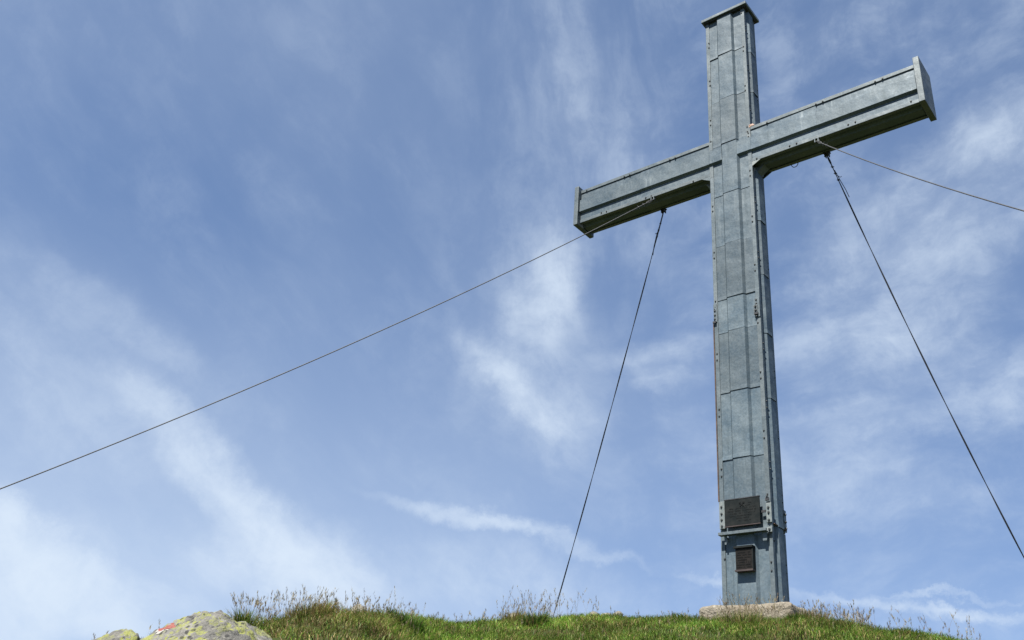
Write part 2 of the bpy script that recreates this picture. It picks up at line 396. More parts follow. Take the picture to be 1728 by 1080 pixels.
# ------------------------------------------------------------------ concrete base
def roughbox(x0, x1, y0, y1, z0, z1, n=(44, 26, 14), rad=0.05, amp=0.014, seed=0):
    bm = bmesh.new(); bmesh.ops.create_cube(bm, size=2)
    bmesh.ops.subdivide_edges(bm, edges=bm.edges, cuts=30, use_grid_fill=True)
    c = Vector(((x0+x1)/2, (y0+y1)/2, (z0+z1)/2)); h = Vector(((x1-x0)/2, (y1-y0)/2, (z1-z0)/2))
    from mathutils import noise as mn
    for v in bm.verts:
        p = Vector((v.co.x*h.x, v.co.y*h.y, v.co.z*h.z))
        q = Vector([max(-h[i]+rad, min(h[i]-rad, p[i])) for i in range(3)]); d = p-q
        if d.length > 1e-6: p = q+d.normalized()*min(d.length, rad)
        s = mn.fractal((p+Vector((seed, 3, 1)))*9, 0.6, 2.1, 5)*amp+mn.noise((p+Vector((seed, 0, 0)))*2.6)*amp*1.6
        v.co = c+p+(p.normalized())*s
    me = bpy.data.meshes.new('concrete'); bm.to_mesh(me); bm.free()
    me.polygons.foreach_set('use_smooth', [True]*len(me.polygons)); return me
base = link('concrete_base', roughbox(-0.425, 0.435, -0.11, 0.42, -0.5, -0.024, rad=0.045, amp=0.013), CONC)
tag(base, 'rough weathered concrete block carrying the foot of the cross', 'foundation')

# ------------------------------------------------------------------ the cross
W, D, H, ZB, HA, LA = 0.5, 0.2844, 6.875, 4.6232, 0.475, 1.996
cross = tag(empty('summit_cross', (0,0,-0.03)), 'tall grey zinc-clad summit cross on a concrete block', 'cross')
OFF = (0,0,0.03)
rnd = random.Random(3)
post = MB().box(-W/2+.03, W/2-.03, .03, D-.03, -0.05, H).build('post', ZINC, cross, OFF)
beam = MB().box(-LA, LA, .03, D-.03, ZB+.03, ZB+HA-.03).build('crossbeam', ZARM, cross, OFF)
RB = 0.022                                                 # bevel run
def profile(w, fl=0.04, rec=0.012, rid=-0.018, half=None):   # (across, outward) polyline from -w/2 to w/2
    h = half or w*0.172
    return [(-w/2+fl-.012, rec), (-h-RB, rec), (-h, rid), (h, rid), (h+RB, rec), (w/2-fl+.012, rec)]
def sheet(prof, place, a0, a1, lift0, lift1, th=0.0016):
    """folded sheet: profile swept from a0 to a1; lift = outward offset at each end"""
    m = MB(); k = len(prof); rows = []; skew = rnd.uniform(-.8, .8)
    for a, lf in ((a0, lift0), (a0+(a1-a0)*0.06, lift0*0.6), (a1, lift1)):
        sk = 1+skew*np.array([t for t, o in prof])/abs(prof[0][0])
        rows.append([place(t, o-lf*k_, a) for (t, o), k_ in zip(prof, sk)]); rows.append([place(t, o-lf*k_+th, a) for (t, o), k_ in zip(prof, sk)])
    for r in rows: m.v += r
    for s in range(2):
        b = 2*k*s
        for i in range(k-1):
            m.f.append((b+i, b+i+1, b+2*k+i+1, b+2*k+i)); m.f.append((b+k+i, b+3*k+i, b+3*k+i+1, b+k+i+1))
        m.f.append((b, b+2*k, b+3*k, b+k)); m.f.append((b+k-1, b+2*k-1, b+4*k-1, b+3*k-1))
    for i in range(k-1):
        m.f.append((i, k+i, k+i+1, i+1)); e = 4*k; m.f.append((e+i, e+i+1, e+k+i+1, e+k+i))
    return m
pf = profile(W); ps = profile(D, fl=0.04, half=0.052)
front = lambda t, o, a: (t, o, a)
back = lambda t, o, a: (-t, D-o, a)
rgt = lambda t, o, a: (W/2-o, D/2+t, a)
lft = lambda t, o, a: (-W/2+o, D/2-t, a)
JF = [-0.03, 0.655, 1.344, 2.027, 2.682, 3.062, 3.709, 4.345, 5.01, 5.646, 6.306, H]
JS = [-0.03, 0.682, 1.921, 2.612, 3.282, 3.932, 4.60]; JS2 = [5.10, 5.662, 6.26, H]
for i in range(len(JF)-1):
    for pl, P in ((front, pf), (back, pf)):
        lf = rnd.choice([0.002, 0.003, 0.005, 0.008])
        sheet(P, pl, JF[i]-(0.02 if i else 0), JF[i+1], lf, 0.0006).build('sheet_panel', ZINC, post)
for js in (JS, JS2):
    for i in range(len(js)-1):
        for pl in (rgt, lft):
            sheet(ps, pl, js[i]-(0.02 if i else 0), js[i+1], rnd.choice([0.005, 0.008, 0.010]), 0.0006).build('sheet_panel', ZINC, post)
# corner strips: L profiles wrapped round the four long corners
def corner_strip(cx, cy, sx, sy, z0, z1, mat=STRIP):
    w, th = 0.042, 0.010; m = MB()
    pts = [(0,0), (w,0), (w,th), (th,th), (th,w), (0,w)]
    a = [(cx+sx*p, cy+sy*q, z0) for p, q in pts]; b = [(cx+sx*p, cy+sy*q, z1) for p, q in pts]
    m.prism(None, a, b); return bevel(m.build('corner_strip', mat, post), 0.0025, 2)
for (z0, z1) in ((-0.03, 0.64), (0.646, 2.815), (2.818, 4.60), (5.09, H)):
    corner_strip(W/2, 0, -1, 1, z0, z1); corner_strip(W/2, D, -1, -1, z0, z1); corner_strip(-W/2, D, 1, -1, z0, z1)
    corner_strip(-W/2, 0, 1, 1, z0, z1)
# the front corners run on past the beam
MB().box(-W/2, -W/2+.042, -.0005, .010, 4.60, 5.09).build('corner_strip', STRIP, post)
MB().box(W/2-.042, W/2, -.0005, .010, 4.60, 5.09).build('corner_strip', STRIP, post)
bevel(MB().box(-.264, -.2515, -.003, .032, 0.93, 2.79).build('edge_strip', RUST, post), 0.003)['label'] = 'rust-brown edge strip down the left corner'
# beam cladding
pa = profile(HA); pb = profile(D, fl=0.04, half=0.045)
zc = ZB+HA/2
bf = lambda t, o, a: (a, o, zc+t)
bb = lambda t, o, a: (a, D-o, zc+t)
bu = lambda t, o, a: (a, D/2+t, ZB+o)
bt = lambda t, o, a: (a, D/2+t, ZB+HA-o)
for s in (-1, 1):
    for pl, P in ((bf, pa), (bb, pa), (bu, pb), (bt, pb)):
        cuts = [W/2+.001, 0.97, LA] if s > 0 else [W/2+.001, 1.12, LA]
        for i in range(2):
            sheet(P, pl, s*cuts[i], s*(cuts[i+1]+(0.02 if i == 0 else 0)), 0.0005, 0.0032 if i == 0 else 0.0008).build('sheet_panel', ZARM, beam)
    for cy, sy in ((0, 1), (D, -1)):
        for cz, sz in ((ZB, 1), (ZB+HA, -1)):
            w, th = 0.042, 0.010
            pts = [(0,0), (w,0), (w,th), (th,th), (th,w), (0,w)]
            x0, x1 = sorted((s*(W/2+.0015), s*LA))
            a = [(x0, cy+sy*p, cz+sz*q) for p, q in pts]; b = [(x1, cy+sy*p, cz+sz*q) for p, q in pts]
            bevel(MB().prism(None, a, b).build('corner_strip', STRIP, beam), 0.0025)
    # the crossing: the beam's ridge carried across the post's side strips
    h = HA*0.172; hx = W*0.172
    prof = [(-h-RB, .008), (-h, -.0215), (h, -.0215), (h+RB, .006), (5.0-zc, .004)]
    m = MB()
    for X_ in (s*(hx+.004), s*(W/2+.0008)):
        m.v += [(X_, o, zc+t) for t, o in prof]+[(X_, o+.0016, zc+t) for t, o in prof]
    k = len(prof)
    for i in range(k-1):
        m.f += [(i, i+1, 2*k+i+1, 2*k+i), (k+i, 3*k+i, 3*k+i+1, k+i+1), (i, k+i, k+i+1, i+1), (2*k+i, 2*k+i+1, 3*k+i+1, 3*k+i)]
    m.f += [(0, 2*k, 3*k, k), (k-1, 2*k-1, 4*k-1, 3*k-1)]
    m.build('crossing_panel', ZARM, beam)
    # end cap: shallow tray over the end of the beam
    o_ = 0.047; x0, x1 = sorted((s*2.004, s*2.062))
    ec = MB().box(x0, x1, -o_, D+.030, ZB-.034, ZB+HA+o_).build('end_cap', STRIP, cross, OFF); bevel(ec, 0.004)
    # corner gussets under the beam
    for y0, y1 in ((0.0005, .0085), (D-.0085, D-.0005)):
        a = [(s*(W/2+.0005), y0, ZB-.055), (s*(W/2+.0005), y0, ZB-.0005), (s*(W/2+.098), y0, ZB-.0005)]
        MB().prism(None, a, [(x, y1, z) for x, _, z in a]).build('gusset', BRACK if s > 0 and y0 < .1 else STRIP, cross, OFF)
    a = [(s*(W/2+.001), .09, ZB-.10), (s*(W/2+.001), .09, ZB-.002), (s*(W/2+.12), .09, ZB-.002)]
    MB().prism(None, a, [(x, .20, z) for x, _, z in a]).build('gusset', STRIP, cross, OFF)
# post cap
cap = MB().box(-.285, .295, -.047, D+.045, 6.888, 6.928).build('post_cap', STRIP, cross, OFF); bevel(cap, 0.004)
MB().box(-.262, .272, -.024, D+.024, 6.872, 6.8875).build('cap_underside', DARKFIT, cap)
# orange bare corner where the beam top meets the post
pm = MB(); 
for (x, z, sx, sz) in ((.262, 5.112, .028, .016), (.245, 5.105, .012, .020), (.282, 5.104, .018, .010)):
    pm.box(x-sx, x+sx, -.004, .03, z-sz, z+sz)
bevel(pm.build('bare_patch', ORANGE, cross, OFF), 0.008)
# bolts
def bolt_mesh():
    m = MB(); n = 6
    ring = lambda r, y: [(r*math.cos(2*math.pi*i/n), y, r*math.sin(2*math.pi*i/n)) for i in range(n)]
    m.prism(None, ring(.0105, 0.0), ring(.0105, -.003)); m.prism(None, ring(.0078, -.0032), ring(.0068, -.010)); return m.mesh('bolt')
BM = bolt_mesh(); BM.materials.append(BOLT)
BLEFT = [(-0.212,6.565),(-0.214,6.494),(-0.217,5.978),(-0.214,5.908),(-0.221,5.397),(-0.223,5.331),(-0.226,5.098),(-0.227,4.22),(-0.229,4.156),(-0.228,3.634),(-0.228,3.563),(-0.229,3.045),(-0.231,2.973),(-0.238,2.948),(-0.229,2.447),(-0.231,2.378),(-0.225,1.848),(-0.227,1.776),(-0.221,1.242),(-0.221,1.172),(-0.215,0.398),(-0.217,0.013)]
BRIGHT = [(0.22,6.808),(0.221,6.281),(0.219,6.217),(0.218,5.697),(0.217,5.63),(0.216,5.112),(0.216,5.045),(0.225,5.02),(0.224,4.972),(0.222,4.518),(0.222,4.451),(0.22,3.935),(0.22,3.867),(0.22,3.346),(0.22,3.274),(0.22,2.68),(0.22,2.149),(0.22,2.083),(0.222,1.551),(0.222,1.479),(0.224,0.941),(0.226,0.333),(0.225,0.258)]
BSIDE = [(0.026,6.603),(0.026,6.529),(0.026,6.0),(0.026,5.926),(0.026,5.411),(0.026,5.345),(0.026,4.18),(0.026,4.11),(0.026,3.50),(0.026,3.43),(0.026,2.46),(0.026,2.39),(0.026,1.85),(0.026,1.784),(0.026,1.25),(0.026,1.18),(0.026,0.52),(0.258,6.45),(0.258,6.38),(0.258,5.87),(0.258,5.80),(0.258,4.10),(0.258,4.03),(0.258,3.48),(0.258,3.41),(0.258,2.25),(0.258,2.18),(0.258,1.62),(0.258,1.55),(0.258,1.0),(0.258,0.93),(0.258,0.36),(0.258,0.29)]
BTOP = [(0.994,5.066),(1.068,5.068),(1.615,5.068),(1.689,5.069),(0.445,5.065),(-1.913,5.069),(-1.37,5.064),(-1.296,5.061),(-0.755,5.06),(-0.683,5.058)]
BBOT = [(1.301,4.658),(1.374,4.659),(1.923,4.667),(0.678,4.654),(0.754,4.655),(0.306,4.641),(-1.685,4.661),(-1.612,4.653),(-1.071,4.648),(-0.998,4.646),(-0.456,4.64)]
def bolt(x, y, z, parent, rz=0, sc=1.0):
    o = link('bolt', BM, None, parent, (x, y, z)); o.rotation_euler = (0, rnd.random(), 0) if not rz else (0, 0, rz)
    o.scale = (sc, sc, sc); return o
for x, z in BLEFT+BRIGHT: bolt(x, 0, z, post, 0, 0.9)
for y, z in BSIDE: bolt(W/2, y, z, post, R(90), 0.8 if y < .1 else 0.6)
for x, z in BTOP+BBOT: bolt(x, 0, z, beam)
# splice plates half way up the post
def plate(name, x0, x1, z0, z1, y0, y1, mat, bolts, label=None, sc=1.2):
    o = bevel(MB().box(x0, x1, y0, y1, z0, z1).build(name, mat, cross, OFF), 0.0025)
    for x, z in bolts: bolt(x, y0, z, o, 0, sc)
    if label: o['label'] = label
    return o
plate('splice_plate', -.252, -.214, 2.80, 3.01, -.009, -.001, STRIP, [(-.235,2.93),(-.235,2.88),(-.238,2.835)], sc=1.1)
plate('splice_plate', .198, .2505, 2.74, 2.96, -.009, -.001, STRIP, [(.217,2.934),(.217,2.89),(.216,2.75)], sc=1.0)
plate('splice_clamp', .190, .232, 2.79, 2.875, -.020, -.0095, STRIP, [(.212,2.855),(.212,2.812)], sc=1.4)
MB().box(.196, .236, -.026, -.0095, 2.766, 2.786).build('clamp_lip', DARKFIT, cross, OFF)
MB().box(-.256, -.222, -.024, -.0095, 2.785, 2.806).build('clamp_lip', DARKFIT, cross, OFF)
# plates at the foot
plate('foot_plate', -.240, -.186, .664, .918, -.034, -.020, BRACK, [(-.216,.867),(-.216,.802),(-.216,.746),(-.216,.687)], 'bolted upright plate left of the big plaque', 1.1)
plate('foot_plate', .217, .267, .674, .850, -.034, -.020, BRACK, [(.240,.808),(.240,.763),(.240,.694)], 'bolted plate right of the big plaque', 1.2)
plate('foot_plate', .212, .262, .588, .634, -.030, -.020, BRACK, [(.239,.612)], sc=1.2)
plate('clamp_hook', .212, .246, .875, .905, -.032, -.018, DARKFIT, [(.232,.915)], sc=1.1)
for x0, x1, z0, z1 in ((-.238, -.19, .665, .91), (.219, .262, .60, .845)):
    MB().box(x0, x1, -.0195, -.001, z0, z1).build('packing', STRIP, cross, OFF)
sp = MB().box(W/2+.0005, W/2+.010, .245, D+.012, .66, .86).build('side_plate', STRIP, cross, OFF)
for z in (.69, .75, .82): bolt(W/2+.010, .27, z, sp, R(90), 1.3)
MB().box(W/2+.002, W/2+.0215, .012, D-.01, .668, .676).build('seam_band', RUST, cross, OFF)
# bracket bar under the plaque
bar = MB().box(-.236, .226, -.078, -.074, .594, .620).box(-.236, .226, -.0738, -.020, .594, .598).build('plaque_bar', STRIP, cross, OFF); bevel(bar, .0015)
for x0, x1 in ((.174, .220), (-.194, -.168)):
    a = [(x0, -.040, .5935), (x1, -.040, .5935), (x1-.006, -.040, .515), (x0+.004, -.040, .515)]
    MB().prism(None, a, [(x, -.034, z) for x, _, z in a]).build('bar_foot', STRIP, bar)
    MB().box(x0+.002, x1-.002, -.0335, .010, .575, .583).build('bar_stay', STRIP, bar)
# big plaque
pq = MB().box(-.172, .170, -.062, -.046, .672, .912).build('plaque', BRONZE, cross, OFF); bevel(pq, .003)
pq['label'] = 'large dark bronze plaque with emblem and worn raised lettering'
MB().box(-.174, .172, -.0645, -.044, .6635, .6715).build('plaque_rim', COPPER, pq)
MB().box(-.174, .172, -.0645, -.044, .9125, .920).build('plaque_rim', DARKFIT, pq)  # near-black top rim: shadow line of the upper edge put into its colour
em = MB()
for s in (-1, 1):
    a = [(s*-.022, .872), (s*-.014, .876), (s*.020, .842), (s*.014, .838)]
    em.prism(None, [(x, -.0655-.0004*s, z) for x, z in a], [(x, -.0615, z) for x, z in a])
    em.box(s*.018-.009, s*.018+.009, -.066, -.0615, .866, .880)
em.build('emblem', BRONZEL, pq)
tx = MB(); lr = random.Random(5)
for z, x0, x1, h in ((.868,.040,.090,.008),(.846,.035,.085,.008),(.826,-.13,.135,.012),(.803,-.14,.145,.012),(.780,-.12,.12,.011),(.757,-.13,.10,.010),(.735,-.06,.06,.010),(.712,-.04,.09,.009)):
    x = x0
    while x < x1:
        w = lr.uniform(.004, .009)
        if lr.random() < .84:
            tx.box(x, x+.0016, -.0636, -.0615, z-h/2, z+h/2)
            if lr.random() < .6: tx.box(x+.0018, x+w-.0015, -.0636, -.0615, z+lr.choice((-.5, 0, .42))*h, z+lr.choice((-.5, 0, .42))*h+.0016)
            if lr.random() < .6: tx.box(x+w-.0014, x+w, -.0636, -.0615, z-h/2, z+h/2*lr.choice((1, 1, .2)))
        x += w+.0025
tx.build('lettering', BRONZEL, pq)['kind'] = 'stuff'
for x in (-.1, .1): MB().box(x-.012, x+.012, -.0455, -.0195, .74, .84).build('plaque_stud', DARKFIT, pq)
# strap to the right of the plaque
MB().box(.171, .215, -.030, -.022, .770, .792).build('plaque_strap', DARKFIT, pq)
# small plaque
p2 = MB().box(-.078, .080, -.066, -.0195, .272, .462).build('plaque', BRONZEB, cross, OFF); bevel(p2, .003)
p2['label'] = 'small brown bronze plaque low on the post with rows of text'
MB().box(-.089, .092, -.080, -.0195, .4625, .480).build('plaque_rim', BRONZE, p2)
MB().box(-.083, .088, -.078, -.0195, .257, .2715).build('plaque_rim', COPPER, p2)
MB().box(.0805, .090, -.070, -.0195, .272, .462).build('plaque_rim', BRONZE, p2)
tx = MB()
for i in range(8):
    z = .445-i*.0215; x = -.066
    while x < .064:
        w = lr.uniform(.004, .010)
        if lr.random() < .85: tx.box(x, x+w, -.0685, -.0655, z-.0045, z+.0045)
        x += w+.003
tx.build('lettering', BRONZEL, p2)['kind'] = 'stuff'
# cable brackets under the beam
def clevis(x, y0, y1, mat):
    m = MB()
    m.box(x-.035, x+.035, y0, y1, ZB-.010, ZB-.0012); m.box(x-.022, x-.013, y0, y1, ZB-.052, ZB-.0105); m.box(x+.013, x+.022, y0, y1, ZB-.052, ZB-.0105)
    o = bevel(m.build('cable_bracket', mat, cross, OFF), .002)
    MB().tube([(x-.030, (y0+y1)/2, ZB-.036), (x+.030, (y0+y1)/2, ZB-.036)], .008, 8).build('pin', BOLT, o); return o
clevis(-.975, -.018, .022, STRIP); clevis(.970, -.018, .022, STRIP)
clevis(-1.0, D-.030, D+.020, DARKFIT); clevis(.964, D-.030, D+.020, DARKFIT)
arc = [(.575+.037*(1-math.cos(t)), D-.01, ZB-.001-.045*math.sin(t)) for t in np.linspace(0, math.pi, 12)]
MB().tube(arc, .004, 6).build('wire_loop', DARKFIT, cross, OFF, True)

# ------------------------------------------------------------------ guy wires
def sagline(A, B, sag, n=40):
    A, B = Vector(A), Vector(B); L = []
    for i in range(n+1):
        t = i/n; L.append(A.lerp(B, t)-Vector((0, 0, 4*sag*t*(1-t))))
    return L
def guy(A, B, sag, mat, label, double=False, front_=True):
    g = tag(empty('guy_wire', B), label, 'cable', 'steel guy wires staying the cross')
    off = -Vector(B); P = sagline(A, B, sag)
    d = (P[1]-P[0]).normalized()
    fit = mat if not front_ else FITG
    if double:
        fine = sagline(A, B, sag, 160); a = d.cross(Vector((0,0,1))).normalized(); b = d.cross(a)
        for s in (0, math.pi):
            pts = [p+(a*math.cos(s+i*.16)+b*math.sin(s+i*.16))*.0040*min(1, (len(fine)-1-i)/6+.2) for i, p in enumerate(fine)]
            MB().tube(pts, .0042, 6).build('cable', mat, g, off, True)
    else:
        MB().tube(P, .0052, 7).build('cable', mat, g, off, True)
    at = lambda t: P[0]+d*t
    # thimble loop, clips and a loose tail near the bracket
    a = d.cross(Vector((0,0,1))).normalized(); b = a.cross(d)
    loop = [at(.06)+d*(.050*-math.cos(t))+b*(.011*math.sin(t)) for t in np.linspace(0, 2*math.pi, 20)]
    MB().tube(loop, .0032, 6, False).build('thimble', fit, g, off, True)
    for t in ((.14, .22, .30) if double else (.16, .24)):
        c = at(t); m = MB(); m.tube([c-b*.020, c+b*.024], .004, 6); m.tube([c-d*.010, c+d*.010], .009, 8); m.build('wire_clip', fit, g, off)
    if double:
        tail = [at(.18)+b*.010, at(.30)+b*.022, at(.42)+b*.030+a*.008, at(.52)+b*.018+a*.02]
        MB().tube(tail, .0038, 5).build('loose_tail', mat, g, off, True)
        sp_ = [at(.24)+b*.01, at(.27)+b*.04, at(.26)+b*.065]
        MB().tube(sp_, .0035, 5).build('loose_tail', mat, g, off, True)
    # eye bolt in the ground
    m = MB(); c = Vector(B); m.tube([c-Vector((0,0,.12)), c+Vector((0,0,.01))], .011, 8)
    m.tube([c+Vector((.03*math.cos(t), 0, .035+.03*math.sin(t))) for t in np.linspace(0, 2*math.pi, 14)], .008, 6, False)
    m.build('eye_bolt', DARKFIT, g, off, True)
    return g
GZ = lambda x, y: (x, y, gz(x, y)+.02)
guy((-.975, .002, ZB-.036), GZ(-7.0, -9.0), .45, WIRE, 'long grey guy wire running down to the left edge of the picture')
guy((.970, .002, ZB-.036), GZ(8.6, -6.0), .60, WIRE, 'grey guy wire from the right arm out through the right edge, the upper one')
guy((-1.0, D-.005, ZB-.036), GZ(-4.15, 2.0), .13, WIRED, 'dark twisted guy wire from the left arm down to the grass crest', True, False)
guy((.964, D-.005, ZB-.036), GZ(2.4, 2.6), .25, WIRED, 'dark twisted guy wire slanting from the right arm to the lower right', True, False)

# ------------------------------------------------------------------ rocks
def rock(name, loc, size, seed, mat, sub=5, amp=0.35, rot=0.0, flat=0.0, label=None, cat='rock'):
    from mathutils import noise as mn
    bm = bmesh.new(); bmesh.ops.create_icosphere(bm, subdivisions=sub, radius=1)
    sv = Vector((seed*3.1, seed*1.7, seed*.9)); rz = Matrix.Rotation(rot, 3, 'Z')
    for v in bm.verts:
        p = v.co.copy()
        # planar chops make facets
        for k in range(9):
            r_ = random.Random(seed*100+k); n = Vector((r_.uniform(-1,1), r_.uniform(-1,1), r_.uniform(-.3,1))).normalized(); dd = r_.uniform(.62, .9)
            e = p.dot(n)-dd
            if e > 0: p -= n*e*.85
        s = mn.fractal(p*1.5+sv, .8, 2.1, 6)*amp*.35+mn.fractal(p*6+sv, .6, 2.2, 5)*amp*.13
        p = p*(1+s); v.co = rz @ Vector((p.x*size[0], p.y*size[1], p.z*size[2]))
    me = bpy.data.meshes.new(name); bm.to_mesh(me); bm.free()
    me.polygons.foreach_set('use_smooth', [True]*len(me.polygons))
    o = link(name, me, mat, None, loc)
    if label: tag(o, label, cat)
    return o
b = rock('boulder', (-1.13, -4.455, -1.268), (.56, .44, .46), 4, LICHEN, 6, .34, R(35), label='large grey boulder with yellow-green lichen and a red-white trail mark', cat='boulder')
rock('boulder', (-1.75, -4.72, -1.19), (.25, .22, .22), 9, LICHEN, 5, .34, R(20), label='small dark lichened boulder low at the left, beside the bigger one', cat='boulder')
# red and white trail blaze: a thin skin of paint following the boulder
bm = bmesh.new(); bm.from_mesh(b.data); bm.normal_update()
def blaze(name, test, mat):
    keep = [f for f in bm.faces if test(f.calc_center_median()+b.location)]
    V = {}; vs = []; fs = []
    for f in keep:
        q = []
        for v in f.verts:
            if v.index not in V: V[v.index] = len(vs); vs.append(v.co+v.normal*.003)
            q.append(V[v.index])
        fs.append(q)
    me = bpy.data.meshes.new(name); me.from_pydata([tuple(v) for v in vs], [], fs)
    o = link(name, me, mat, b); return o
BZ = Vector((-1.415, -4.630, -0.968))
from mathutils import noise as mnoise
def ztest(lo, hi):
    def t(p):
        d = p-BZ; n = mnoise.noise(p*25)*.02
        return d.length < .055+n and mnoise.noise(p*60) > -.28 and lo < d.z+n*.6 < hi
    return t
blaze('trail_mark', ztest(-.008, .2), REDP)['label'] = 'weathered red paint bar of a trail mark'
blaze('trail_mark', ztest(-.035, -.008), WHITEP)['label'] = 'weathered white paint bar of a trail mark'
bm.free()
for (azd, r, sz, sd, lb) in ((-34.3, 8.4, (.075,.06,.07), 21, 'pale stone in the turf right of the guy wire, left one'), (-33.5, 8.4, (.06,.05,.05), 22, 'pale stone in the turf right of the guy wire, middle one'), (-32.9, 8.4, (.065,.05,.055), 23, 'pale stone in the turf right of the guy wire, nearest the concrete block'),
                         (-48.0, 7.0, (.075,.06,.06), 24, 'flat grey stone half buried in the dry grass mound'), (-38.9, 8.35, (.07,.05,.07), 25, 'small tan stone behind the dry tuft left of the guy wire')):
    x, y = polar(azd, r); rock('stone', (x, y, gz(x, y)+.022), sz, sd, PALE, 3, .4, 0, label=lb, cat='stone')

# ------------------------------------------------------------------ grass
rs = np.random.RandomState(11)
def mesh_from_arrays(name, verts, tris, tint, mat, quads=None):
    me = bpy.data.meshes.new(name); nvt = len(verts); nt_ = len(tris)
    me.vertices.add(nvt); me.vertices.foreach_set('co', np.asarray(verts, np.float32).ravel())
    me.loops.add(nt_*3); me.loops.foreach_set('vertex_index', np.asarray(tris, np.int32).ravel())
    me.polygons.add(nt_); me.polygons.foreach_set('loop_start', np.arange(0, nt_*3, 3, dtype=np.int32))
    me.update(calc_edges=True)
    ca = me.color_attributes.new('tint', 'FLOAT_COLOR', 'POINT')
    c4 = np.ones((nvt, 4), np.float32); c4[:, :3] = tint; ca.data.foreach_set('color', c4.ravel())
    me.materials.append(mat); me.validate(); return me
def blades(x, y, z, h, w, lean, tint, bend=1.0, dirn=None):
    """curved tapering blades, 5 verts and 3 triangles each"""
    n = len(x); a = rs.rand(n)*2*np.pi if dirn is None else dirn; fa = a+np.pi/2+rs.randn(n)*.5
    dx, dy = np.cos(a), np.sin(a); wx, wy = np.cos(fa)*w/2, np.sin(fa)*w/2
    b = np.stack([x, y, z], -1)
    m = b+np.stack([dx*lean*h*.30, dy*lean*h*.30, h*.58], -1)
    t = b+np.stack([dx*lean*h*(.30+.75*bend), dy*lean*h*(.30+.75*bend), h*(1-.22*lean*bend)], -1)
    ww = np.stack([wx, wy, np.zeros(n)], -1)
    v = np.stack([b-ww, b+ww, m-ww*.8, m+ww*.8, t], 1).reshape(-1, 3)
    k = np.arange(n)[:, None]*5
    tri = np.concatenate([k+np.array([[0,1,3]]), k+np.array([[0,3,2]]), k+np.array([[2,3,4]])], 1).reshape(-1, 3)
    return v, tri, np.repeat(tint, 5, 0)
def join(parts):
    o = 0; V, T, C = [], [], []
    for v, t, c in parts: V.append(v); T.append(t+o); C.append(c); o += len(v)
    return np.concatenate(V), np.concatenate(T), np.concatenate(C)
PAL = np.array([(.062,.150,.014),(.110,.205,.022),(.185,.235,.042),(.30,.25,.10),(.21,.135,.06),(.040,.085,.013)])
def tints(n, wts):
    i = rs.choice(len(PAL), n, p=np.array(wts)/np.sum(wts)); return PAL[i]*(.75+.5*rs.rand(n, 1))
def outside(x, y):   # keep blades out of the concrete block
    return ~(((x > -.45) & (x < .41) & (y > -.115) & (y < .41)) | (np.hypot(x+1.17, y+4.48) < .40) | ((np.hypot(x-CX, y-CY) < 5.95) & (np.abs(np.degrees(np.arctan2(x-CX, y-CY))+55.7) < 2.9)))
def field(n, a0, a1, r0, r1):
    a = a0+(a1-a0)*rs.rand(n); r = np.sqrt(r0*r0+(r1*r1-r0*r0)*rs.rand(n)); a = np.radians(a)
    return CX+r*np.sin(a), CY+r*np.cos(a)
def turf(n, a0, a1, r0, r1, hs=1.0, ws=1.0):
    x, y = field(n, a0, a1, r0, r1); keep = outside(x, y)
    cl = vnoise(x+20, y+33, 2.6, 3); keep &= rs.rand(n) < np.clip((cl-.22)*3.2, .5, 1)
    x, y, cl = x[keep], y[keep], cl[keep]; z = ground(x, y)-.006; k = len(x)
    azd = np.degrees(np.arctan2(x-CX, y-CY))
    dry = np.clip(vnoise(x+70, y+10, 3.0, 3)*2.6-.95, 0, 1)*.62
    dry = np.maximum(dry, np.clip(2.2*(1-np.abs(azd+49.3)/5.0), 0, 1)*(.55+.5*vnoise(x+3, y+3, 4, 2)))           # dry mound on the left
    dry = np.maximum(dry, np.clip(1-np.abs(azd+20.5)/2.2, 0, 1)*.55*(np.hypot(x-CX, y-CY) > 7.6))
    lush = np.clip(vnoise(x+5, y+90, 3.2, 2)*1.6-.3, 0, 1)
    g = tints(k, (3.2, 4.2, 2.4, .7, .15, 1.6)); dr = tints(k, (.9, .8, 1.6, 2.6, 3.0, 1.2))*.85
    t = np.where((rs.rand(k) < dry)[:, None], dr, g)*(.72+.8*lush[:, None])*(.35+1.25*vnoise(x+44, y+2, 6.0, 3)[:, None])
    h = (.026+.042*rs.rand(k)**1.4)*(.55+.9*cl)*hs*(1+.45*dry)
    return blades(x, y, z, h, (.0030+.0030*rs.rand(k))*ws, .35+.95*rs.rand(k), t)
me = mesh_from_arrays('grass', *join([turf(215000, -66, -8, 6.0, 9.1), turf(26000, -78, 0, 3.6, 6.0, 1.1, 1.6), turf(14000, -78, 0, 9.1, 11.5, 1.2, 1.6)]), GRASS)
tag(link('grass', me, None), 'short green and straw-coloured turf covering the summit mound', 'grass', kind='stuff')

